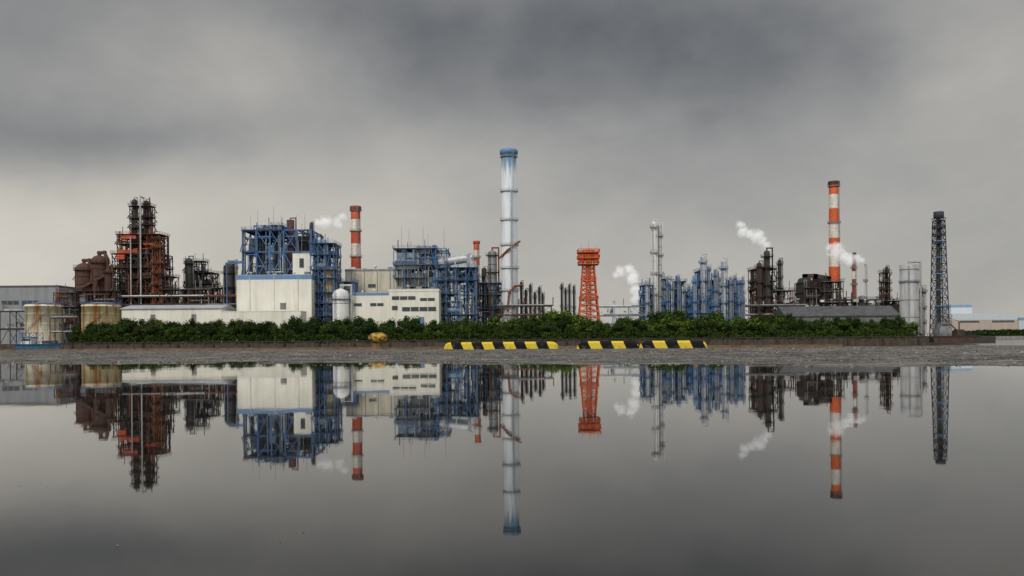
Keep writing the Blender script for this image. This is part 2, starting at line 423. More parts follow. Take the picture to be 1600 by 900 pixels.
def tank(label,u0,u1,vt,D,mt,roofm='grey_steel',name='storage_tank'):
    s=D/F; uc=(u0+u1)/2; r=(u1-u0)*s/2; H=Z(uc,vt,D)-LAND
    sh=B(mt,roofm); sh.rev(0,0,[(r,0),(r,H-1.2),(r*1.01,H-1.2),(r*1.01,H-.9),(r,H-.9),(r,H-.2)],40,0)
    for k in range(1,4): sh.rev(0,0,[(r*.99,H*k/4),(r*1.008,H*k/4+.02),(r*1.008,H*k/4+.1),(r*.99,H*k/4+.12)],40,0)
    rf=B(roofm); rf.rev(0,0,[(r*1.02,H-.2),(r*1.02,H),(r*.5,H+r*.07),(.3,H+r*.12)],40)
    rl=B('blue_steel'); rl.ringplat(0,0,H-.1,r*.97,r*1.03,n=24)
    st=B('grey_steel')
    for i in range(24):
        a=-math.pi*.95+i*math.pi*.035; st.box(r*1.0*math.cos(a)-.3,r*math.cos(a)+.3,(r+.1)*math.sin(a)-.9,(r+.1)*math.sin(a)-.1,H*i/24,H*i/24+.2)
    return thing(name,label,'storage tank',(X(uc,D),D+r,LAND),[('shell',sh),('roof',rf),('handrail',rl),('stair',st)])

def rack(label,u0,u1,vt,D,mats,steel='blue_steel',levels=3,depth=5,n=10,w=.4):
    s=D/F; uc=(u0+u1)/2; W=(u1-u0)*s; H=Z(uc,vt,D)-LAND
    fr=B(steel); nb=max(2,int(W/7))
    zs=[0]+[H*(.45+.55*i/(levels-1)) for i in range(levels)]
    fr.frame(-W/2,W/2,0,depth,zs,nb,1,w,0,.3)
    parts=[('steel_frame',fr)]
    for z in zs[1:]:
        pb=B(*mats)
        for i in range(n):
            r=R.uniform(.12,.38); y=-.1+depth*(i+.5)/n
            xa=-W/2-1+W*R.choice([0,0,.15,.3]); xb=W/2+1-W*R.choice([0,0,.2,.35])
            pb.tube((xa,y,z+r+.1),(xb,y,z+r+.1),r,8,R.randrange(len(mats)))
            for _ in range(2):
                if R.random()<.6:
                    x=R.uniform(xa,xb); pb.pipe([(x,y,z+r),(x,y,z+R.uniform(1,4)),(x,depth,z+2)],r*.7,R.randrange(len(mats)))
        parts.append(('pipe_run',pb))
    return thing('pipe_rack',label,'pipe rack',(X(uc,D),D,LAND),parts)

# ================================================================= SETTING
NQ=math.hypot(1,.42); TX,TY=1/NQ,-.42/NQ; QX,QY=.42/NQ,1/NQ
def tq(t,q): return (t*TX+q*QX, t*TY+q*QY)
QE=30.6
def gz(x,y):
    d=(y+.42*x-11.5)/NQ+1.5*noise.noise((x*.22,y*.22,0))+.9*noise.noise((x*.9,y*.9,3))
    z=.010*d if d<0 else .0052*d
    z=max(-.05,min(.03,z))
    if d>-.8:
        k=min(1,(d+.8)/3)
        z+=k*(.022*noise.noise((x*.35,y*.5,9))+.018*noise.noise((x*1.3,y*1.3,5))+.010*noise.noise((x*4.,y*4.,7)))
    return z
g=B(); ts=[-95+i*1.2 for i in range(48)]+[-37+i*.15 for i in range(420)]+[26.5+i*1.2 for i in range(35)]
qs=[-25+i*1.0 for i in range(28)]+[3+i*.5 for i in range(11)]+[8.6+i*.15 for i in range(147)]; qs=[q for q in qs if q<QE-.05]+[QE]
vs=[]
for q in qs:
    for t in ts:
        x,y=tq(t,q); vs.append((x,y,gz(x,y)))
nt_=len(ts); fs=[(j*nt_+i,j*nt_+i+1,(j+1)*nt_+i+1,(j+1)*nt_+i) for j in range(len(qs)-1) for i in range(nt_-1)]
o=len(vs); last=(len(qs)-1)*nt_
for i,t in enumerate(ts):
    x,y=tq(t,QE); vs.append((x,y,-4))
fs+=[(last+i,last+i+1,o+i+1,o+i) for i in range(nt_-1)]
g._a(vs,fs,0,True)
m,nt,b=newmat('wet_asphalt')
n1=noiseT(nt,.55,6,(.5,1.6,1),.65); n2=noiseT(nt,12,4,(1,1,1),.75); n3=noiseT(nt,1.6,6,(.35,1.2,1),.7)
c=mixc(nt,ramp(nt,n1,.40,.60),(.030,.028,.026),(.115,.108,.097))
c=mixc(nt,ramp(nt,n3,.52,.60,(0,0,0,1),(.8,.8,.8,1)),c,(.25,.225,.19))
c=mixc(nt,ramp(nt,n3,.36,.47,(.85,.85,.85,1),(0,0,0,1)),c,(.018,.017,.016))
c=mixc(nt,ramp(nt,n2,.54,.66,(0,0,0,1),(.85,.85,.85,1)),c,(.40,.38,.34))
c=mixc(nt,ramp(nt,n2,.34,.44,(.8,.8,.8,1),(0,0,0,1)),c,(.014,.013,.012))
nt.links.new(c,b.inputs['Base Color'])
nt.links.new(ramp(nt,n3,.38,.48,(.10,.10,.10,1),(.95,.95,.95,1)),b.inputs['Roughness'])
b.inputs['Specular IOR Level'].default_value=.25
bp=N(nt,'ShaderNodeBump'); bp.inputs['Strength'].default_value=1; bp.inputs['Distance'].default_value=.035
nt.links.new(n2,bp.inputs['Height']); nt.links.new(bp.outputs[0],b.inputs['Normal'])
g.mats=['wet_asphalt']; single('ground',g,kind='structure')
m,nt,b=newmat('puddle_water'); b.inputs['Base Color'].default_value=(.014,.013,.011,1); b.inputs['Roughness'].default_value=.02; b.inputs['IOR'].default_value=1.32
b.inputs['Specular Tint'].default_value=(1,.985,.95,1)
n1=noiseT(nt,1.6,4,(1,.6,1)); n4=noiseT(nt,.35,2); bp=N(nt,'ShaderNodeBump'); bp.inputs['Strength'].default_value=.2; bp.inputs['Distance'].default_value=.006
nt.links.new(mth(nt,'MULTIPLY',n1,ramp(nt,n4,.35,.65,(.2,.2,.2,1),(1,1,1,1))),bp.inputs['Height']); nt.links.new(bp.outputs[0],b.inputs['Normal'])
w=B('puddle_water'); pp=[tq(-60,-20),tq(50,-20),tq(50,28),tq(-60,28)]; w._a([(x,y,0) for x,y in pp],[(0,1,2,3)],0)
single('puddle_water',w,kind='structure')
fk=B('concrete','grass','rust_edge')
for i in range(60):
    y=1.3+9*R.random(); x=R.uniform(-.6,.6)*y; r=R.uniform(.0010,.0026)*(1+y*.18)
    a0=R.uniform(0,6.28); fk._a([(x+r*R.uniform(.6,1.3)*math.cos(a0+a*1.05),y+r*R.uniform(.6,1.3)*math.sin(a0+a*1.05),.0012) for a in range(6)],[(0,1,2,3,4,5)],R.choice([0,1,2]))
single('floating_debris',fk,kind='stuff',label='tiny specks of dust and leaf bits floating on the puddle',cat='debris')
m,nt,b=newmat('sea_water'); b.inputs['Base Color'].default_value=(.03,.035,.033,1); b.inputs['Roughness'].default_value=.12; b.inputs['IOR'].default_value=1.33
n1=noiseT(nt,.5,4,(.6,1.4,1)); bp=N(nt,'ShaderNodeBump'); bp.inputs['Strength'].default_value=.5; bp.inputs['Distance'].default_value=.15
nt.links.new(n1,bp.inputs['Height']); nt.links.new(bp.outputs[0],b.inputs['Normal'])
w=B('sea_water'); w._a([(-20000,-800,-2),(20000,-800,-2),(20000,30000,-2),(-20000,30000,-2)],[(0,1,2,3)],0); single('sea',w,kind='structure')
land=B('seawall_concrete','grass'); 
poly=[(-420,352),(-153,350),(-153,302),(141,302),(150,335),(215,392),(225,900),(-420,900)]
land.prism(poly,-6,LAND,0,1); single('reclaimed_ground',land,kind='structure')
gr=B('concrete','rust_edge','dark_steel')
for i in range(12000):
    t=R.uniform(-26,18); q=9.4+ (QE-9.7)*R.random()**1.15; x,y=tq(t,q); z=gz(x,y); r=R.uniform(.005,.017)*(1 if R.random()<.96 else 2.0)
    if z<-.008: continue
    vs=[]
    for a in range(5):
        an=a*1.2566+R.random()*.6; vs.append((x+r*1.2*math.cos(an),y+r*1.2*math.sin(an),z-.005))
    for a in range(5):
        an=a*1.2566+R.random()*.6; vs.append((x+r*.7*math.cos(an),y+r*.7*math.sin(an),z+r*R.uniform(.4,.9)))
    gr._a(vs,[(a,(a+1)%5,(a+1)%5+5,a+5) for a in range(5)]+[(5,6,7,8,9)],R.choice([0,0,1,2]))
single('gravel',gr,kind='stuff',label='loose gravel and grit on the wet quay',cat='gravel')

qr=math.atan2(TY,TX)
ed=B('rust_edge'); ed.box(-95,-1.2,-.09,.09,-.3,.11); ed.box(-1.1,65,-.09,.09,-.3,.05)
for i in range(60): ed.box(-94+i*2.6,-93.94+i*2.6,-.11,.11,-.3,.065)
x,y=tq(0,QE); single('quay_edge_beam',ed,(x,y,0),'rusty steel edge beam along the quay lip','quay edge',rot=qr)

m,nt,b=newmat('hazard_stripes')
tc=N(nt,'ShaderNodeTexCoord'); sp=N(nt,'ShaderNodeSeparateXYZ'); nt.links.new(tc.outputs['Object'],sp.inputs[0])
sx=mth(nt,'ADD',sp.outputs[0],mth(nt,'MULTIPLY',sp.outputs[2],.5))
fr_=mth(nt,'FRACT',mth(nt,'DIVIDE',mth(nt,'ADD',sx,40.12),.80)); st=mth(nt,'GREATER_THAN',fr_,.5)
dn=noiseT(nt,6,5); c=mixc(nt,st,(.009,.009,.010),(.66,.50,.05)); c=mixc(nt,ramp(nt,dn,.56,.70,(0,0,0,1),(.6,.6,.6,1)),c,(.11,.09,.06))
nt.links.new(c,b.inputs['Base Color']); b.inputs['Roughness'].default_value=.75; b.inputs['Specular IOR Level'].default_value=.15
def kerb(u0,u1,label,K=30.2):
    def pt(u):
        a=(u-800)/F; y=K/(1+.42*a); return Vector((a*y,y,0))
    p,q=pt(u0),pt(u1); L=(q-p).length; mid=(p+q)/2
    k=B('hazard_stripes'); prof=[(-.13,-.05),(-.125,.20),(-.08,.265),(.08,.265),(.125,.20),(.13,-.05)]
    st=[(-L/2,.02),(-L/2+.02,.45),(-L/2+.07,.76),(-L/2+.17,.95),(-L/2+.28,1),(L/2-.28,1),(L/2-.17,.95),(L/2-.07,.76),(L/2-.02,.45),(L/2,.02)]
    vs=[];n=len(prof)
    for x,sc in st:
        for (yy,zz) in prof: vs.append((x,yy*(.6+.4*sc),zz*sc if zz>0 else zz))
    k._a(vs,[(a*n+i,a*n+(i+1)%n,(a+1)*n+(i+1)%n,(a+1)*n+i) for a in range(len(st)-1) for i in range(n)]+[tuple(range(n))[::-1],tuple(range((len(st)-1)*n,len(st)*n))],0)
    parts=[('body',k)]
    for xx in (-L/2+.5,L/2-.5):
        an=B('dark_steel'); an.rev(xx,0,[(.035,.255),(.035,.28),(.01,.285)],8); parts.append(('anchor_bolt',an))
    thing('striped_kerb_block',label,'wheel stop',(mid.x,mid.y,.015),parts,'hazard striped wheel stops on the quay',rot=math.atan2(q.y-p.y,q.x-p.x))
kerb(695,872,'long yellow and black striped concrete wheel stop on the quay edge')
kerb(902,998,'yellow and black striped wheel stop butted against another one')
kerb(999.5,1105,'yellow and black striped wheel stop with worn paint')
m,nt,b=newmat('bollard_paint'); n=noiseT(nt,7,5); c=mixc(nt,ramp(nt,n,.42,.56),(.50,.31,.03),(.08,.034,.014)); nt.links.new(c,b.inputs['Base Color']); b.inputs['Roughness'].default_value=.7
hd=B('bollard_paint'); hd.rev(.04,0,[(.17,.24),(.22,.28),(.33,.34),(.37,.41),(.37,.49),(.33,.56),(.24,.615),(.12,.64),(.03,.645)],28,sx=1.0,sy=.85)
sh=B('rust_edge'); sh.rev(0,0,[(.29,.0),(.28,.05),(.22,.09),(.19,.15),(.18,.25)],20)
bs=B('rust_edge'); bs.cyl(0,0,-.03,.035,.36,.35,20)
for i in range(6): bs.cyl(.3*math.cos(i*1.047),.3*math.sin(i*1.047),.03,.07,.03,.03,6)
thing('mooring_bollard','rusty yellow-painted mushroom mooring bollard at the quay edge','bollard',(X(590,33.2),33.0,.02),[('head',hd),('neck',sh),('base_plate',bs)])

sw=B('seawall_concrete','rust_dark'); sw.box(-154,142,300.2,301.9,-6,.75); sw.box(-154.2,142.2,299.9,302,.75,.95)
for i in range(50): sw.box(-153+i*6,-152.6+i*6,300.0,300.3,-6,.7)
for i in range(25): sw.box(-150+i*12,-149.4+i*12,299.5,300.0,-1.9,.3,1)
single('seawall',sw,label='long dark stained concrete seawall above the canal',cat='seawall')

# ---------------------------------------------------------------- shrubs
def crown(seed,r,h,pal):
    q=random.Random(seed); b=B(*pal)
    lumps=[]
    for i in range(12):
        a=q.uniform(0,6.28); d=r*.70*math.sqrt(q.random()); z=h*q.uniform(.14,.80)
        lumps.append((d*math.cos(a),d*math.sin(a),z,r*q.uniform(.22,.50)))
    lumps.append((q.uniform(-1,1),0,h*.84,r*.28))
    for lx,ly,lz,lr in lumps:
        vs=[];n=7
        for k,(rr,zz) in enumerate([(.35,-.7),(.72,-.2),(.68,.3),(.3,.62)]):
            for i in range(n):
                t=6.283*i/n+k*.4; s_=lr*rr*q.uniform(.8,1.0); vs.append((lx+s_*math.cos(t),ly+s_*math.sin(t),lz+zz*lr))
        b._a(vs,[(k*n+i,k*n+(i+1)%n,(k+1)*n+(i+1)%n,(k+1)*n+i) for k in range(3) for i in range(n)],0)
        for i in range(130):
            d=Vector((q.gauss(0,1),q.gauss(0,1),q.gauss(.25,1))).normalized(); p=Vector((lx,ly,lz))+d*lr*q.uniform(.7,1.25)
            if p.z<.1: continue
            nrm=(d+Vector((q.uniform(-.8,.8),q.uniform(-.8,.8),q.uniform(-.2,1.0)))).normalized()
            a=nrm.orthogonal().normalized(); a=Matrix.Rotation(q.uniform(0,6.28),3,nrm)@a; c=nrm.cross(a)
            s_=q.uniform(.12,.32); t=q.uniform(.4,.8)
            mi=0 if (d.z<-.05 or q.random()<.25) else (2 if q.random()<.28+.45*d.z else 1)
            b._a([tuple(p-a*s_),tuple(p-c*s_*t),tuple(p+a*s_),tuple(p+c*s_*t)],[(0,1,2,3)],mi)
    return b
protos=[]
for k in range(9):
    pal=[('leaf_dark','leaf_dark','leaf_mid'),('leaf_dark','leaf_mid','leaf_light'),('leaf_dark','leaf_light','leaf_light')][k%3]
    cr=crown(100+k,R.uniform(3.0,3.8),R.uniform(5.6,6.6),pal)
    tr=B('bark'); tr.cyl(0,0,0,3.4,.22,.12,7)
    for i in range(4):
        a=i*1.7+k; tr.beam((0,0,1+i*.4),(1.5*math.cos(a),1.5*math.sin(a),3.4+i*.3),.12)
    protos.append((k%3,cr.mesh('crown'),tr.mesh('trunk')))
kinds={0:'dense dark green shrub on the seawall bank',1:'rounded mid green shrub on the seawall bank',2:'bright green leafy shrub on the seawall bank'}
def shrub(u,vt,D,kk):
    c=[p for p in protos if p[0]==kk]; p=R.choice(c)
    H=Z(u,vt,D)-LAND; sc=H/6.3
    e=bpy.data.objects.new('shrub',None); e.location=(X(u,D),D,LAND-.1); e.rotation_euler=(0,0,R.uniform(0,6.28)); e.scale=(max(.6,sc)*R.uniform(.75,1.2),)*2+(sc,)
    e['label']=kinds[kk]; e['category']='shrub'; e['group']='shrubs along the seawall bank'; link(e)
    for nm,me in (('crown',p[1]),('trunk',p[2])): link(bpy.data.objects.new(nm,me),e)
def topv(u):
    pts=[(116,512),(135,506),(250,503),(370,506),(400,502),(520,501),(640,500),(680,505),(760,501),(840,493),(880,489),(930,501),(1000,496),(1060,491),(1180,492),(1230,498),(1330,503),(1420,500),(1440,507)]
    for (a,va),(c,vc) in zip(pts,pts[1:]):
        if a<=u<=c: return va+(vc-va)*(u-a)/(c-a)
    return 507
u=120
while u<1432:
    for row,(D,dv) in enumerate(((305.5,15),(311,7),(320,0))):
        uu=u+R.uniform(-6,6)
        if uu<660: kk=R.choice([0,0,0,0,1])
        elif uu<1215: kk=R.choice([0,0,1,1,2] if row<2 else [0,1,2,2])
        else: kk=R.choice([0,0,0,1])
        v=topv(uu)+dv*R.uniform(.4,1.5)+R.uniform(-8,4)
        shrub(uu,v,D,kk)
    u+=16
shrub(1323,501,304.5,2); shrub(1058,484,318,1); shrub(885,481,318,2); shrub(860,485,317,2)
gc=B('leaf_dark','leaf_mid','grass')
for i in range(28000):
    x=R.uniform(-151,140); y=R.uniform(299.7,305); z=.3+R.random()**1.3*3.0
    a=R.uniform(0,6.28); s_=R.uniform(.15,.4)
    if y<302.1 and (z>1.7 or noise.noise((x*.12,0,4))<-.05): continue
    gc._a([(x-s_*math.cos(a),y-s_*math.sin(a),z-s_),(x+s_*math.cos(a),y+s_*math.sin(a),z-s_*.6),(x+s_*.6,y,z+s_)],[(0,1,2)],R.choice([0,0,1,2]))
single('ground_cover',gc,kind='stuff',label='low weeds and grass on top of the seawall',cat='weeds')

# ================================================================= PLANT
bldg('long grey corrugated warehouse with dark roof line behind the tanks',-80,92,447,500,40,'grey_wall','roof_grey','roof_grey',[(2,30,470,476),(34,60,470,476)],[],th=.8,name='warehouse')
tank('squat off-white storage tank streaked with rust',27,82,474,372,'tank_white')
tank('cream storage tank with orange rust running down it',116,174,474,368,'tank_ochre')
rack('rusty pipe rack behind the tanks',-10,118,486,396,['silver','rust','grey_steel','dark_plant'],'dark_plant',2,5,8,.3)
rack('dark pipe rack carrying rusty pipes in front of the refinery',88,372,464,400,['silver','rust','grey_steel','white_steel','dark_plant'],'dark_plant',4,7,9,.3)
rack('low manifold of valves and pipes beside the tanks',78,116,497,358,['silver','dark_plant','grey_steel'],'dark_plant',2,4,5,.25)
pal_r=['rust','rust_dark','dark_plant','dark_plant','grey_steel']
def fat(label,u,w,vt,D,mt):
    s=D/F; r=w*s/2; H=Z(u,vt,D)-LAND
    v=B(mt); v.rev(0,0,[(r*.3,10),(r*.8,12),(r,14.5),(r,H-r*.9),(r*.93,H-r*.5),(r*.7,H-r*.2),(r*.35,H-.1),(r*.1,H)],28)
    k=16
    bd=B('rust_dark')
    while k<H-r: bd.rev(0,0,[(r*.95,k),(r*1.05,k+.05),(r*1.05,k+.25),(r*.95,k+.3)],24); k+=3.6
    sk=B('dark_plant')
    for i in range(8):
        a=i*math.pi/4; sk.beam((r*.9*math.cos(a),r*.9*math.sin(a),0),(r*.9*math.cos(a),r*.9*math.sin(a),15),.45)
    nz=B('rust_plain'); nz.pipe([(0,0,H-.3),(0,0,H+1.2),(r*.7,-.5,H+1.2),(r*1.15,-1,H-2),(r*1.15,-1,H-9),(r*.2,-r*1.3,H-12),(r*.2,-r*1.3,6)],r*.22,0,10)
    pl=B('dark_plant'); pl.ringplat(0,0,H-r,r,r+1.0,n=18)
    pl2=B('dark_plant'); pl2.ringplat(0,0,15,r,r+1.0,n=18)
    thing('reactor_vessel',label,'industrial vessel',(X(u,D),D,LAND),[('shell',v),('stiffening_ring',bd),('leg',sk),('outlet_pipe',nz),('platform',pl),('platform',pl2)])
fat('large rust-brown domed reactor vessel',156,25,399,406,'rust_plain')
fat('rust-brown domed reactor vessel with ring stiffeners',132,24,411,404,'rust_plain')
fat('dark brown domed vessel squeezed beside larger ones',171,13,420,400,'rust_dark')
unit('dark rusty steel scaffold behind the domed vessels',118,180,418,418,8,4,1,6,'dark_plant',pal_r,6,80,.26,.8,deckm='rust_dark')
unit('low dark pipe-filled structure under the domed vessels',116,180,455,397,6,5,1,3,'dark_plant',pal_r,6,80,.26,.7,deckm='dark_plant')
pt_=['rust_dark','dark_plant','rust','grey_steel','rust','dark_plant']
unit('broad lower part of rust-red refinery tower with many decks',176,252,396,404,14,5,2,8,'dark_plant',pt_,18,170,.32,.8,deckm='rust',cores=[(184,196,398,405,-.05,.3,'red_paint')])
unit('upper rust-red refinery tower structure packed with platforms',184,250,366,407,11,4,2,9,'rust_dark',pt_,14,150,.30,.85,deckm='rust',cores=[(190,214,368,373,-.05,.35,'red_paint'),(186,216,390,395,-.06,.35,'orange_paint'),(226,244,380,383,-.06,.35,'red_paint')])
unit('rusty stair tower bolted to the refinery tower',239,251,374,401,4,1,1,9,'rust',['rust','dark_plant'],2,20,.26,.9,deckm='rust_dark')
unit('narrow dark lattice around the twin columns',204,219,322,410,4.5,1,1,14,'dark_plant',['rust_dark','dark_plant','grey_steel'],2,26,.24,.9,deckm='dark_plant')
unit('narrow rusty lattice around the twin columns',223,237,322,411,4.5,1,1,14,'rust_dark',['rust_dark','dark_plant','grey_steel'],2,26,.24,.9,deckm='rust_dark')
column('slim dark column with many ring platforms rising from the refinery tower',211.5,7,311,412,'dark_plant',10,'rust_dark','grey_steel',ext=.8)
column('slim rusty column with ring platforms beside a twin',230,7,313,413,'rust_dark',10,'rust_dark','grey_steel',ext=.8)
for uu,ww,v_ in ((205,1.8,372),(220.5,2.4,308)):
    b=B('silver'); rr_=ww*.294/2; H=Z(uu,v_,404)-LAND; b.pipe([(0,3,2),(0,0,2),(0,0,H),(0,4,H)],rr_,0,10)
    single('riser_pipe',b,(X(uu,402.5),402.5,LAND),'bright silver riser pipe running up the refinery tower','pipe',group='silver riser pipes')
unit('rusty process structure beside the tall tower',250,268,432,400,9,1,1,5,'rust_dark',pal_r,4,30,.3,deckm='rust_dark')
unit('dark lattice process structure with stacked decks',288,331,426,425,11,3,2,5,'dark_plant',['dark_plant','grey_steel','rust_dark'],8,70,.3,.8,deckm='dark_steel')
unit('narrow upper part of dark lattice structure',290,318,408,428,7,2,1,7,'dark_plant',['dark_plant','grey_steel','rust_dark'],4,40,.28,.8,deckm='dark_steel')
column('dark column with platforms behind the pipe rack',296,10,403,422,'dark_plant',4,'dark_steel','grey_steel')
column('thick dark column with platforms beside the white hall',358,16,412,405,'dark_plant',4,'dark_steel','grey_steel')
column('slim rusty column beside the thick dark one',367,7,408,408,'rust_dark',4,'dark_steel','grey_steel')
unit('low dark process structure with pipes',330,372,450,408,9,3,1,3,'dark_plant',['dark_plant','grey_steel','silver','rust'],5,60,.28)
unit('low tangled refinery pipework structure',262,330,452,402,9,4,1,3,'dark_plant',['dark_plant','grey_steel','silver','rust','white_steel'],6,100,.28)
unit('low rusty manifold structure next to the cream tank',84,118,457,395,9,3,1,3,'dark_plant',['dark_plant','grey_steel','silver','rust'],4,50,.28)
ra=B('blue_steel'); ra.beam((-4,0,Z(367,412,400)-LAND),(5,0,Z(367,409,400)-LAND),1.0); ra.beam((-3.5,0,0),(-3.5,0,Z(367,412,400)-LAND),.4); ra.beam((4,0,0),(4,0,Z(367,410,400)-LAND),.4)
single('conveyor_bridge',ra,(X(367,400),400,LAND),'short blue steel bridge leading to the boiler frame','bridge')
bldg('long low white shed with pale roof behind the shrubs',190,345,475,372,20,'white_wall','roof_light','roof_light',[],[(236,242,492,'grey_steel'),(300,306,492,'grey_steel')],th=.5,name='shed',pitch=1.7)
bldg('white lean-to annex in front of the white hall',345,470,487,366,10,'white_wall','white_wall',None,[],[],name='annex')
lv=B('grey_steel'); s_=380/F; uc=428.5
zb=Z(uc,483,380)-LAND; zt=Z(uc,473,380)-LAND
for i in range(10): lv.box((438-uc)*s_,(447-uc)*s_,-.25,-.02,zb+(zt-zb)*i/10,zb+(zt-zb)*(i+.6)/10)
bldg('large plain white turbine hall with blue fascia',370,487,430,380,26,'white_wall','roof_light','blue_trim',[],[],extras=[('louvre',lv)]+gutterpipes(372,485,432,380,3,'white_steel')+roofunits(372,485,430,380,5,20),th=1.7)
unit('big blue steel boiler frame with grey casings inside',380,487,359,412,26,5,2,5,'blue_steel',['blue_steel','casing_grey','blue_pale','silver','dark_plant','dark_steel'],16,150,.62,.95,
     cores=[(392,436,378,428,.35,.7,'casing_grey'),(402,430,362,374,.3,.6,'dark_plant'),(446,482,366,402,.3,.8,'dark_plant'),(384,396,368,390,.3,.5,'blue_pale'),(438,458,404,428,.4,.7,'dark_steel')],name='boiler_structure',deckm='blue_steel',masts=6,rr=(.15,.6))
unit('small blue penthouse frame on the boiler roof',398,440,352,420,12,3,1,1,'blue_steel',['blue_steel','grey_steel','dark_plant'],3,20,.4,.9,vb=360,name='boiler_structure')
bldg('white penthouse box beside the blue boiler frame',458,490,396,396,14,'white_wall','roof_light',None,[(468,476,404,418)],[],name='penthouse')
column('short rusty flue stack on the boiler roof',455,12,344,418,'rust_plain',1,'blue_steel','grey_steel',top='flat',name='flue_stack')
column('slim dark flue stack giving off steam',488,6,348,415,'dark_steel',2,'blue_steel','grey_steel',top='flat',name='flue_stack')
unit('blue steel tower with stairs and pipes',486,522,380,386,16,3,2,8,'blue_steel',['blue_steel','grey_steel','blue_pale','silver','dark_plant'],8,100,.34,.9,deckm='blue_grey')
unit('lower blue steel structure around the silos',518,552,440,392,12,2,2,4,'blue_steel',['blue_steel','grey_steel','blue_pale','silver'],4,50,.34,.7)
column('ochre silo held in blue steelwork',514,18,416,390,'ochre_tank',2,'blue_steel','grey_steel',name='silo')
column('short white silo with domed roof',533,26,451,376,'white_steel',1,'blue_steel','silver',name='silo')
RW=[(322,343,'red_paint'),(343,361,'white_band'),(361,381,'red_paint'),(381,401,'white_band'),(401,420,'red_paint'),(420,500,'white_band')]
chimney('red and white banded chimney behind cream building',557,17,14.5,323,440,RW,'dull_red',plats=(330,362,402),cr=.4)
bldg('cream windowless process building with weathered walls',540,640,421,408,24,'cream_wall','roof_light','grey_steel',[(548,560,444,449),(575,588,444,449)],[],th=.7,extras=gutterpipes(540,640,421,408,5)+roofunits(540,640,421,408,5,20))
bldg('white low control building with ribbon windows and blue fascia',547,610,458,378,22,'white_wall','roof_light','blue_trim',[(553,566,474,478),(578,600,474,478)],[],th=.9,extras=roofunits(547,608,458,378,3,16))
bldg('white office block with two rows of ribbon windows',608,686,452,374,22,'white_wall','roof_light','white_wall',[(612,650,463,468),(656,680,466,470),(612,622,478,484),(628,682,480,486)],[(655,662,496,'blue_trim')],th=.9,name='office_building',extras=roofunits(608,686,452,374,4,16))
unit('grey boiler house wrapped in blue steel with roof masts',616,698,388,402,24,5,2,6,'blue_grey',['casing_grey','blue_steel','silver','dark_plant','blue_pale'],12,130,.34,.7,
     cores=[(620,655,394,420,.05,.6,'casing_grey'),(655,692,398,415,.2,.8,'roof_light'),(640,690,425,447,.2,.8,'cream_wall'),(650,672,384,396,.1,.5,'casing_grey')],name='boiler_structure',masts=5)
unit('blue steel ductwork tower with silver flue ducts',682,744,418,385,16,4,2,5,'blue_steel',['blue_pale','blue_grey','silver','grey_steel','dark_plant'],9,110,.34,.95,deckm='blue_grey')
d=B('silver'); 
d.pipe([(-7,0,Z(715,440,400)-LAND),(-7,0,Z(715,408,400)-LAND),(5,0,Z(715,402,400)-LAND),(7.5,0,Z(715,425,400)-LAND),(7.5,0,Z(715,450,400)-LAND)],2.0,0,16)
single('flue_duct',d,(X(715,400),405,LAND),'fat silver flue duct arching over blue steelwork','duct')
RW2=[(377,391,'red_paint'),(391,403,'white_band'),(403,415,'red_paint'),(415,427,'white_band'),(427,440,'red_paint'),(440,500,'white_band')]
chimney('small red and white banded chimney behind blue steelwork',745.5,10,9,377,450,RW2,'red_paint',plats=(403,))
unit('brown and grey exchanger structure beside the great stack',744,784,442,402,12,3,2,5,'blue_grey',['grey_steel','rust','dark_plant','silver'],8,80,.3,.7)
column('brown-grey column with platforms beside the great stack',770,14,391,405,'grey_steel',5,'dark_plant','rust')
column('slim grey column behind the exchanger structure',757,8,418,410,'dark_plant',3,'dark_plant','silver')
Hs=Z(797,234,400)-LAND; MATS['stack_paint']=stackmat(Hs)
e,H,r0,r1=chimney('very tall white stack with blue-painted top and rust streaks',797,27,23,235,400,[(235,500,'stack_paint')],'blue_trim',plats=(246,300,345,384,420,455),steel='casing_grey',cr=.32)
st=B('rust'); zz=lambda v:Z(797,v,400)-LAND
st.pipe([(r0*1.15,-1.2,zz(378)),(r0*.95,-r0*.7,zz(380)),(-r0*.2,-r0-.5,zz(392)),(-r0*1.2,-1.5,zz(404))],.45)
st.pipe([(r0*1.4,-1,zz(446)),(r0*.6,-r0,zz(448)),(-r0*.1,-r0-.5,zz(458)),(-r0*.3,-r0-.5,zz(485))],.45)
so=bpy.data.objects.new('conduit',st.mesh('conduit')); link(so,e); so['label']='rust-red conduit wrapped round the shaft'
pc=B('silver'); pc.pipe([(r0*.2,-r0-.4,0),(r0*.2,-r0-.4,zz(300))],.22); po=bpy.data.objects.new('riser_pipe',pc.mesh('riser_pipe')); link(po,e)
for i,(uu,vt) in enumerate(((815,440),(822,452),(829,444),(836,456),(843,448),(848,458))):
    column('short dark column in a row beside the great stack',uu,4.2,vt,408+i*2,'dark_plant',3,'dark_plant','grey_steel',group='row of short dark columns',ext=.5)
rack('grey pipe rack beside the great stack',780,862,478,395,['silver','grey_steel','rust','dark_plant'],'dark_plant',3,6,9,.3)
for i,(uu,vt) in enumerate(((878,443),(884,450),(890,444),(897,446))):
    column('slim dark column standing above the shrubs',uu,3.6,vt,440+i*2,'dark_plant',3,'dark_plant','grey_steel',group='slim dark columns',ext=.5)
D=350; s=D/F; H=Z(920,391,D)-LAND; zw=Z(920,468,D)-LAND; zt=Z(920,414,D)-LAND
ps=[]
for a_ in ((38,25,0,zw,6,.46),(25,17,zw,zt,8,.42),(17,16,zt,H,3,.38)):
    lf=B('orange_paint'); lf.lattice(a_[0]*s,a_[1]*s,*a_[2:]); ps.append(('lattice_frame',lf))
lf=B('orange_paint'); lf.lattice(7*s,6*s,0,H,22,.30); ps.append(('stair_core',lf))
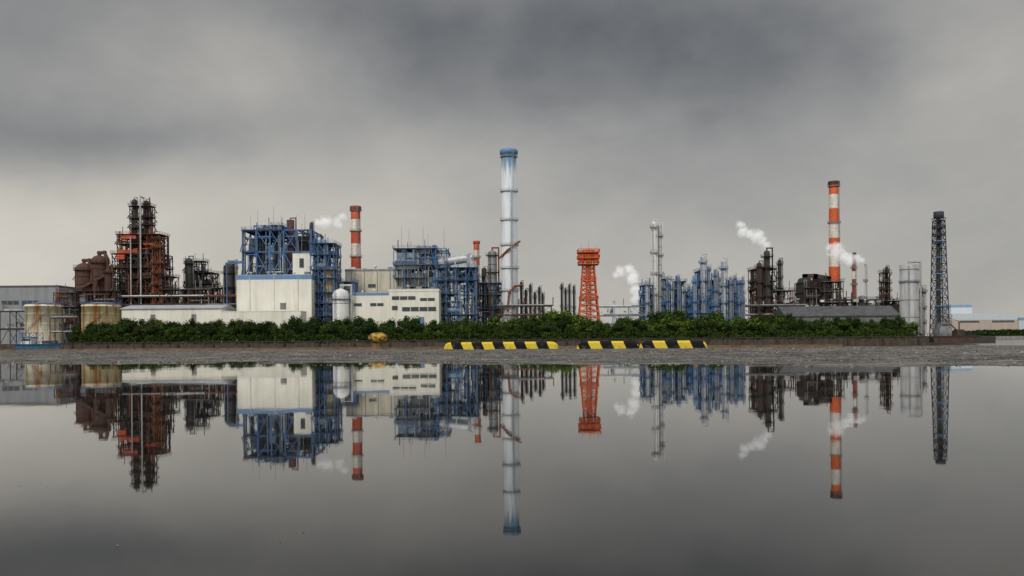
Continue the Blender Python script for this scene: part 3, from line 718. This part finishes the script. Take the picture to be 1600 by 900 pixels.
for z,wd in ((Z(920,469,D)-LAND,28),(Z(920,440,D)-LAND,22),(zt,31),(Z(920,405,D)-LAND,33),(Z(920,396,D)-LAND,33)):
    hd=B('orange_paint'); a=wd*s/2; hd.box(-a,a,-a,a,z,z+.35); hd.rail(-a,a,-a,a,z+.35,0,.16,1.0); ps.append(('platform',hd))
for sgn in (-1,0,1):
    hd2=B('orange_paint'); hd2.cyl(sgn*11*s,-8*s,Z(920,411,D)-LAND,Z(920,398,D)-LAND,4.6*s,4.6*s,16); ps.append(('equipment_drum',hd2))
for x_,h_ in ((0,3.4),(-3,1.8),(3,1.8)):
    mt_=B('orange_paint'); mt_.cyl(x_,-2,H-2,H+h_,.14,.06,6); ps.append(('mast',mt_))
thing('lattice_tower','orange-red lattice tower with double lamp platform on top','lattice tower',(X(920,D),D,LAND),ps)
rack('pale pipe rack behind the shrubs',935,1010,479,400,['silver','grey_steel','white_steel'],'blue_pale',3,6,7,.3)
column('tall slim silver column with a few ring platforms',1022.5,7.5,346,405,'white_steel',5,'grey_steel','white_steel',ext=.8)
column('tall slim white column standing beside its twin',1031.5,7,350,407,'silver',5,'grey_steel','white_steel',ext=.8)
palb=['blue_steel','grey_steel','silver','blue_steel','dark_plant','casing_grey','blue_grey']
for (a,c,v_,D_,n_,lb,st_) in ((1004,1020,446,402,1,'blue refinery structure at the foot of the twin columns','blue_steel'),
      (1036,1049,436,404,1,'narrow blue structure beside the twin columns','blue_steel'),
      (1052,1088,456,408,3,'dark and blue refinery structure full of pipes and drums','blue_steel'),
      (1055,1072,440,400,1,'narrow blue refinery structure with open decks','blue_grey'),
      (1092,1106,424,400,1,'taller blue refinery structure with stacked decks','blue_steel'),
      (1111,1124,438,401,1,'narrow grey-blue structure with open decks','blue_grey'),
      (1134,1164,438,403,2,'blue refinery structure with exchangers on top','blue_steel'),
      (1080,1150,458,396,6,'low blue refinery structure with silver pipes','blue_steel'),
      (1010,1164,466,430,9,'long dark structure behind the refinery columns','dark_plant')):
    unit(lb,a,c,v_,D_,8,n_,1,5,st_,palb,8,75,.27,.7,deckm='blue_steel')
for uu,ww,vt,mt in ((1011,5,436,'silver'),(1043,4,432,'grey_steel'),(1050,3,440,'silver'),(1060,3.5,430,'grey_steel'),(1067,4,448,'silver'),(1077,3,444,'blue_pale'),(1085,5,430,'blue_pale'),(1099,8,399,'silver'),(1108,4.5,415,'blue_pale'),(1118,5,420,'grey_steel'),(1124,3,430,'silver'),(1131,8,406,'silver'),(1142,5,432,'grey_steel'),(1149,3,428,'silver'),(1155,4,436,'blue_pale'),(1161,3,432,'grey_steel')):
    column('%s refinery column with ring platforms among blue steelwork'%({'silver':'silver','grey_steel':'grey','blue_pale':'pale blue'}[mt]),uu,ww,vt,395+R.uniform(0,5),mt,4 if vt<425 else 3,'blue_steel','silver')
pald=['dark_plant','rust_dark','dark_plant','grey_steel','dark_steel','rust']
unit('dark rusty fractionator structure with many decks',1181,1214,420,404,12,2,2,7,'dark_plant',pald,10,90,.3,.8,deckm='dark_steel')
column('thick dark rusty column with crown of platforms',1199,12,391,402,'dark_plant',6,'dark_steel','rust_dark')
column('dark rusty column with platforms',1187,8,410,400,'rust_dark',5,'dark_plant','rust_dark')
column('slim dark column next to the fractionator',1219,6,405,404,'dark_plant',6,'dark_plant','rust_dark')
unit('low dark refinery structure with exchangers',1212,1242,454,402,10,2,1,3,'dark_plant',pald,5,50,.28,.7)
rack('grey pipe rack behind the bushes',1160,1258,478,398,['silver','grey_steel','rust'],'dark_plant',3,6,7,.3)
D=405;s=D/F
def zf(v): return Z(1282,v,D)-LAND
ps=[]
for (a,c,v1,v0) in ((-25,-11,440,474),(-8,12,447,474)):
    fb=B('dark_steel'); xa,xc=a*s,c*s
    fb.box(xa,xc,0,12,zf(v0),zf(v1)); m_=(xa+xc)/2
    fb.yprism([(xa,zf(v1)),(xc,zf(v1)),(m_+1,zf(v1)+2.2),(m_-1,zf(v1)+2.2)],1,11)
    for i in range(4): fb.box(xa+(xc-xa)*i/3-.12,xa+(xc-xa)*i/3+.12,-.25,-.01,zf(v0),zf(v1)-.1)
    ps.append(('firebox',fb))
lg=B('dark_steel'); lg.frame(-26*s,14*s,-.6,12.5,[0,zf(474),zf(456),zf(440)],5,1,.32,0,.6); ps.append(('support_frame',lg))
for pts,w_ in (([(-18*s,5,zf(436)),(-18*s,5,zf(430)),(-2*s,5,zf(430)),(14*s,5,zf(433)),(14*s,5,zf(452))],1.9),([(2*s,8,zf(444)),(2*s,8,zf(434)),(22*s,8,zf(434)),(22*s,8,zf(470))],2.2)):
    du=B('dark_plant')
    for a_,c_ in zip(pts,pts[1:]):
        dd=(Vector(c_)-Vector(a_)).normalized()*w_*.5; du.beam(Vector(a_)-dd,Vector(c_)+dd,w_)
    ps.append(('duct',du))
pw=B('dark_plant','rust_dark','grey_steel'); pw.clutter(-26*s,14*s,-1.8,-.7,2,zf(438),60,(.1,.26),3); ps.append(('pipework',pw))
for v_ in (450,466): 
    pl=B('rust_dark'); z=zf(v_); pl.box(-28*s,16*s,-2,-.75,z,z+.2); pl.rail(-28*s,16*s,-2,-.8,z+.2); ps.append(('platform',pl))
thing('process_furnace','near-black angular process furnace with square ducts by the banded chimney','furnace',(X(1282,D),D,LAND),ps)
unit('dark steel structure beside the furnace',1288,1318,440,400,7,2,1,5,'dark_plant',pald,5,50,.28)
RW3=[(283,304,'orange_paint'),(304,326,'white_band'),(326,348,'orange_paint'),(348,372,'white_band'),(372,394,'orange_paint'),(394,417,'white_band'),(417,440,'orange_paint'),(440,500,'white_band')]
chimney('tall orange and white banded chimney with sooty crown',1304.5,19,14.5,284,430,RW3,'rust_plain',plats=(292,349,395),cr=.35)
chimney('thin dull red and white banded stack',1335,7.5,5.5,395,425,[(395,424,'dull_red'),(424,436,'white_band'),(436,500,'dull_red')],'rust_dark',plats=(420,446))
chimney('thin plain grey vent stack',1353,3.4,2.6,413,425,[(413,500,'silver')],'grey_steel',plats=(440,))
unit('slim dark lattice structure with decks',1380,1391,426,420,4,1,1,8,'rust_dark',pald,2,18,.26,.9,deckm='rust_dark')
column('slim dark column inside lattice structure',1386,5,416,423,'dark_plant',5,'rust_dark','rust')
unit('low dark piping structure behind the long shed',1318,1380,468,415,8,5,1,2,'dark_plant',pald,6,60,.28)
unit('low dark piping structure beside the grey silos',1390,1410,470,412,8,2,1,2,'dark_plant',pald,3,24,.28)
bldg('long low grey shed with dark pitched roof behind the hedge',1228,1405,477,372,18,'shed_wall','roof_grey',None,[(1240,1290,493,496),(1330,1370,493,496)],[],pitch=4.3,name='shed',extras=roofunits(1232,1400,472,372,7,30))
column('fat solid grey silo with ladder and roof deck',1421,28,414,388,'silo_grey',1,'grey_steel','silo_grey',top='flat',name='silo',ext=.5)
column('slim grey column beside the fat silo',1441,8,448,392,'grey_steel',3,'dark_plant','silver')
D=400;s=D/F; H=Z(1467,345,D)-LAND
lf=B('blue_black'); lf.lattice(21*s,13*s,0,H,14,.34)
ps=[('lattice_frame',lf)]
for k in range(4):
    hd=B('blue_black'); z=H-10.5+k*3.5; hd.box(-7*s,7*s,-7*s,7*s,z,z+.2); hd.rail(-7.3*s,7.3*s,-7.3*s,7.3*s,z+.2,0,.12,1.5); ps.append(('platform',hd))
for x_,y_,r_,v_ in ((-1.5*s,0,.6,332),(3*s,1,.35,336)):
    ft=B('blue_black'); ft.cyl(x_,y_,0,Z(1467,v_,D)-LAND,r_,r_,14); ps.append(('flue',ft))
tp=B('blue_black'); tp.rev(0,0,[(1.7,H+1.0),(2.2,H+1.4),(2.2,Z(1467,331,D)-LAND),(1.8,Z(1467,331,D)-LAND+.02)],16); ps.append(('tip_shroud',tp))
for k in range(6):
    mk=B('blue_trim'); z=H*(.12+.14*k); a=(21-8*z/H)*s/2+.15; mk.box(-a,a,-a-.2,-a,z,z+.3); ps.append(('cross_beam',mk))
thing('flare_tower','tall black lattice flare tower with flue tips at the water edge','lattice tower',(X(1468,D),D,LAND),ps)
D=330;s=D/F
hl=B('barge_brown','dark_steel'); L=64*s; hl._a([(-L/2,-4,.8),(L/2,-4,.8),(L/2,4,.8),(-L/2,4,.8),(-L/2-.8,-4.3,3.1),(L/2+1.5,-4.3,3.1),(L/2+1.5,4.3,3.1),(-L/2-.8,4.3,3.1)],[(0,3,2,1),(4,5,6,7),(0,1,5,4),(1,2,6,5),(2,3,7,6),(3,0,4,7)],0)
hl.box(-L/2-.8,L/2+1.5,-4.45,-4.2,2.8,3.3,1); hl.rail(-L/2,L/2,-4,4,3.1,1,.12)
wh=B('grey_steel','glass'); wh.box(-5,-.5,-2.5,2.5,3.1,6.2); wh.box(-4.2,-1.2,-2,2,6.2,8.2); wh.box(-4.4,-1,-2.2,2.2,8.2,8.4); wh.box(-4,-1.4,-2.06,-1.98,6.9,7.7,1)
cr=B('barge_brown'); cr.box(2,4.6,-1.3,1.3,3.1,5.6); cr.beam((3,0,5),(-3.5,0,11),.4); cr.beam((3,.6,5.4),(-3.5,.1,11.3),.2); cr.beam((3.5,0,5.6),(3.5,0,8.6),.35); cr.beam((3.5,0,8.6),(-3.5,0,11),.1)
thing('work_barge','rusty brown work barge with small crane moored by the tower','barge',(X(1484,D),D,-2.2),[('hull',hl),('wheelhouse',wh),('crane',cr)])
D=335;s=D/F
hl=B('hull_blue','dark_steel'); L=76*s
hl._a([(-L/2+1,-2.5,.6),(L/2-1.5,-2.5,.6),(L/2-1.5,2.5,.6),(-L/2+1,2.5,.6),(-L/2,-3,2.9),(L/2,-3,2.9),(L/2,3,2.9),(-L/2,3,2.9)],[(0,3,2,1),(4,5,6,7),(0,1,5,4),(1,2,6,5),(2,3,7,6),(3,0,4,7)],0)
hl.box(-L/2-.1,L/2+.1,-3.15,-2.95,2.5,2.8,1)
cb=B('white_steel','glass','hull_blue'); cb.box(-L/2+2,-L/2+6,-1.8,1.8,2.9,5.4); cb.box(-L/2+2.3,-L/2+5.7,-1.86,-1.78,4.1,4.9,1); cb.box(-L/2+1.8,-L/2+6.2,-2,2,5.4,5.6,2)
gt=B('blue_steel'); gt.frame(-L/2+.5,-1,-2.4,2.4,[2.9,5.2,7.2],3,1,.2,0,.8); gt.rail(-1,L/2-.4,-2.8,2.8,2.9,0,.12)
ms_=B('dark_steel'); ms_.cyl(-L/2+4,0,5.6,9.8,.1,.05,6)
dr=B('rust_dark'); dr.drum(1.5,0,3.6,3,.55,0)
lk=B('dark_steel'); lk.box(3.6,5.4,-1,1,2.9,4.2)
thing('work_boat','blue-hulled work boat with steel gantry moored below the tanks','boat',(X(66,D),D,-2.2),[('hull',hl),('cabin',cb),('gantry',gt),('mast',ms_),('winch_drum',dr),('locker',lk)])

fl=B('concrete','grass'); fl.prism([(460,1180),(2500,1180),(2500,2500),(460,2500)],-6,2,0,1); single('far_shore_ground',fl,kind='structure')
fw=B('leaf_dark','leaf_mid')
for i in range(9000):
    x=R.uniform(600,1150); y=R.uniform(1183,1215); z=2+R.random()*(8+3*noise.noise((x*.03,0,0))); a=R.uniform(0,6.28); s_=R.uniform(.8,2.2)
    fw._a([(x-s_,y,z-s_),(x+s_,y+s_*math.cos(a),z-s_*.6),(x+s_*.4,y,z+s_)],[(0,1,2)],R.choice([0,0,1]))
single('far_wood',fw,kind='stuff',label='distant dark green belt of trees on the far shore',cat='trees')
LSV=LAND; LAND=2.0
bldg('distant pale factory hall with beige lower wall',1488,1590,490,1250,60,'brick_beige','hazed_white','hazed_white',[(1500,1530,501,504),(1550,1585,501,504)],[],th=9,name='factory')
bldg('distant white factory block with stair tower',1486,1519,476,1300,50,'hazed_white','hazed_white','blue_pale',[],[],th=4,name='factory')
bldg('distant low white warehouse on the far shore',1592,1680,496,1350,50,'hazed_white','hazed_white','blue_pale',[],[],th=4,name='factory')
LAND=LSV

# ---------------------------------------------------------------- steam
def steam(label,D,pts,seed,dens=.55):
    q=random.Random(seed); s=D/F; u0,v0=pts[0][0],pts[0][1]
    m=bpy.data.materials.new('steam'); m.use_nodes=True; nt=m.node_tree; nt.nodes.clear(); MATS['steam%d'%seed]=m
    out=N(nt,'ShaderNodeOutputMaterial'); pv=N(nt,'ShaderNodeVolumePrincipled'); pv.inputs['Color'].default_value=(.99,.99,.99,1)
    tc=N(nt,'ShaderNodeTexCoord'); acc=None; bm_=B('steam%d'%seed)
    nz=N(nt,'ShaderNodeTexNoise'); nz.inputs['Scale'].default_value=.42; nz.inputs['Detail'].default_value=5; nz.inputs['Roughness'].default_value=.62
    nt.links.new(tc.outputs['Object'],nz.inputs[0])
    puffs=[]
    for (a,c) in zip(pts,pts[1:]):
        n=max(1,int(math.hypot(c[0]-a[0],c[1]-a[1])/max(3,(a[2]+c[2])*.45)))
        for i in range(n):
            t=i/n; r=(a[2]+(c[2]-a[2])*t)*s*q.uniform(.85,1.15)
            u=a[0]+(c[0]-a[0])*t; v=a[1]+(c[1]-a[1])*t
            puffs.append(((u-u0)*s+q.uniform(-.3,.3)*r,q.uniform(-.4,.4)*r,-(v-v0)*s+q.uniform(-.3,.3)*r,r))
    for (x,y,z,r) in puffs:
        vm=N(nt,'ShaderNodeVectorMath',operation='DISTANCE'); nt.links.new(tc.outputs['Object'],vm.inputs[0]); vm.inputs[1].default_value=(x,y,z)
        f=mth(nt,'SUBTRACT',1.0,mth(nt,'DIVIDE',vm.outputs['Value'],r*1.3))
        acc=f if acc is None else mth(nt,'MAXIMUM',acc,f)
        R_=r*1.5; bm_.rev(x,y,[(R_*math.sin(math.pi*j/6)+.001,z-R_*math.cos(math.pi*j/6)) for j in range(7)],10)
    d=mth(nt,'ADD',acc,mth(nt,'MULTIPLY',mth(nt,'SUBTRACT',nz.outputs[0],.50),2.3))
    d=mth(nt,'MULTIPLY',mth(nt,'MULTIPLY',d,1.0,True),dens)
    nt.links.new(d,pv.inputs['Density']); pv.inputs['Emission Color'].default_value=(1,1,.99,1)
    nt.links.new(mth(nt,'MULTIPLY',d,.40),pv.inputs['Emission Strength'])  # added glow stands in for light scattered repeatedly inside the steam
    nt.links.new(pv.outputs[0],out.inputs['Volume'])
    m.cycles.volume_step_rate=.5
    o=single('steam_plume',bm_,(X(u0,D),D,Z(u0,v0,D)),label,'steam')
    md=o.modifiers.new('r','REMESH'); md.mode='VOXEL'; md.voxel_size=.5
steam('white steam drifting sideways from the boiler stack',418,[(491,351,3),(498,349,6),(512,348,8),(526,346,8),(536,338,7),(543,331,4)],1,.45)
steam('white steam rising from the fractionator',412,[(1200,388,3),(1197,381,6),(1188,371,8),(1174,364,8),(1160,362,8),(1160,350,7),(1164,343,5)],2,.5)
steam('white steam blowing past the banded chimney',398,[(1297,386,6),(1308,394,10),(1322,402,9),(1338,405,6),(1354,408,4)],3,.5)
steam('soft white steam cloud behind the pipe rack',440,[(994,466,7),(995,452,8),(991,438,9),(984,423,8),(972,425,7),(958,428,5)],4,.48)

# ================================================================= sky, light, camera
W=bpy.data.worlds.new('World'); S.world=W; W.use_nodes=True; nt=W.node_tree; nt.nodes.clear()
out=N(nt,'ShaderNodeOutputWorld'); bg=N(nt,'ShaderNodeBackground'); nt.links.new(bg.outputs[0],out.inputs[0])
SEL,SAZ=math.radians(42),math.radians(205)
sky=N(nt,'ShaderNodeTexSky'); sky.sky_type='NISHITA'; sky.sun_disc=False; sky.sun_elevation=SEL; sky.sun_rotation=SAZ
tc=N(nt,'ShaderNodeTexCoord'); sp=N(nt,'ShaderNodeSeparateXYZ'); nt.links.new(tc.outputs['Generated'],sp.inputs[0])
az=mth(nt,'ARCTAN2',sp.outputs[0],sp.outputs[1]); el=mth(nt,'ARCSINE',sp.outputs[2])
def wn(scale,det,sc,off=(0,0,0),ro=.5):
    cb=N(nt,'ShaderNodeCombineXYZ'); nt.links.new(az,cb.inputs[0]); nt.links.new(el,cb.inputs[1])
    mp=N(nt,'ShaderNodeMapping'); mp.inputs['Scale'].default_value=sc; mp.inputs['Location'].default_value=off; nt.links.new(cb.outputs[0],mp.inputs[0])
    n=N(nt,'ShaderNodeTexNoise'); n.inputs['Scale'].default_value=scale; n.inputs['Detail'].default_value=det; n.inputs['Roughness'].default_value=ro
    n.inputs['Distortion'].default_value=.25
    nt.links.new(mp.outputs[0],n.inputs[0]); return n.outputs[0]
wa=mth(nt,'SUBTRACT',wn(3.2,5,(1,1.6,1),(0,0,0),.52),.5); wb_=mth(nt,'SUBTRACT',wn(3.2,5,(1,1.6,1),(7,3,0),.52),.5)
az2=mth(nt,'ADD',az,mth(nt,'MULTIPLY',wa,.38)); el2=mth(nt,'ADD',el,mth(nt,'MULTIPLY',wb_,.15))
def blob(u,v,su,sv,amp,sk=0.0):
    a0=math.atan((u-800)/F); e0=math.atan((533-v)/F*math.cos(a0)); sa=su/F; se=sv/F
    dx=mth(nt,'SUBTRACT',az2,a0); dy=mth(nt,'SUBTRACT',el2,e0); dy=mth(nt,'ADD',dy,mth(nt,'MULTIPLY',dx,sk))
    x=mth(nt,'DIVIDE',dx,sa); y=mth(nt,'DIVIDE',dy,se)
    r=mth(nt,'ADD',mth(nt,'MULTIPLY',x,x),mth(nt,'MULTIPLY',y,y))
    g_=mth(nt,'EXPONENT',mth(nt,'MULTIPLY',r,-1.0)); return mth(nt,'MULTIPLY',g_,amp)
L=mth(nt,'ADD',mth(nt,'MULTIPLY',el,-.36),.435)
for bl in ((1060,105,320,90,-.135,.0),(620,10,380,90,-.115,0),(850,125,320,85,-.05,0),(110,215,250,66,-.145,.10),(250,240,150,55,-.035,0),(310,95,205,75,.09,0),(1540,80,160,170,.08,0),(60,395,340,100,.18,0),(430,300,340,90,.09,0),(900,380,500,90,.025,0),(0,40,180,80,-.05,0),(1560,440,260,70,-.06,0),(790,90,60,120,.035,0),(1130,300,220,45,-.03,0)):
    L=mth(nt,'ADD',L,blob(*bl))
fine=mth(nt,'MULTIPLY',mth(nt,'SUBTRACT',wn(4.8,6,(1,1.6,1),(2,9,0),.53),.5),.18); L=mth(nt,'ADD',L,fine)
f2=mth(nt,'MULTIPLY',mth(nt,'SUBTRACT',wn(15,6,(1,1.4,1),(5,1,0),.6),.5),.055); L=mth(nt,'ADD',L,f2)
L=mth(nt,'MAXIMUM',L,.10)
mr=N(nt,'ShaderNodeMapRange'); mr.interpolation_type='SMOOTHSTEP'; mr.inputs[1].default_value=math.radians(24); mr.inputs[2].default_value=math.radians(55); mr.inputs[4].default_value=1.0
nt.links.new(el,mr.inputs[0])
mb=N(nt,'ShaderNodeMapRange'); mb.interpolation_type='SMOOTHSTEP'; mb.inputs[1].default_value=.1; mb.inputs[2].default_value=-.7; nt.links.new(sp.outputs[1],mb.inputs[0])
L2=mth(nt,'ADD',L,mth(nt,'MULTIPLY',mr.outputs[0],.60)); L2=mth(nt,'ADD',L2,mth(nt,'MULTIPLY',mb.outputs[0],.50))
tint=ramp(nt,L,.14,.48,(.955,.99,1.035,1),(1.055,1.0,.90,1))
cb=N(nt,'ShaderNodeCombineXYZ'); [nt.links.new(L2,cb.inputs[i]) for i in range(3)]
cloud=mixc(nt,1.0,cb.outputs[0],tint,'MULTIPLY')
skd=mixc(nt,1.0,sky.outputs[0],(.08,.08,.08),'MULTIPLY')
fin=mixc(nt,.95,skd,cloud); nt.links.new(fin,bg.inputs[0]); bg.inputs[1].default_value=1.0

sd=bpy.data.lights.new('sun','SUN'); sd.energy=1.5; sd.angle=math.radians(12); sd.color=(1,.95,.86)
so=bpy.data.objects.new('sun',sd); COL.objects.link(so)
dirv=Vector((math.sin(SAZ)*math.cos(SEL),math.cos(SAZ)*math.cos(SEL),math.sin(SEL)))
so.rotation_euler=dirv.to_track_quat('Z','Y').to_euler(); so.location=(0,0,60)

cd=bpy.data.cameras.new('camera'); cam=bpy.data.objects.new('camera',cd); COL.objects.link(cam)
cd.sensor_width=36; cd.lens=36*F/1600; cd.shift_y=(533.2-450)/1600; cd.clip_start=.05; cd.clip_end=60000
cam.location=(0,0,CH)
M=Matrix.Rotation(math.radians(90),4,'X')@Matrix.Rotation(-ROLL,4,'Z')
cam.rotation_euler=M.to_euler()
S.camera=cam
print('faces',sum(len(o.data.polygons) for o in bpy.data.objects if o.type=='MESH'))
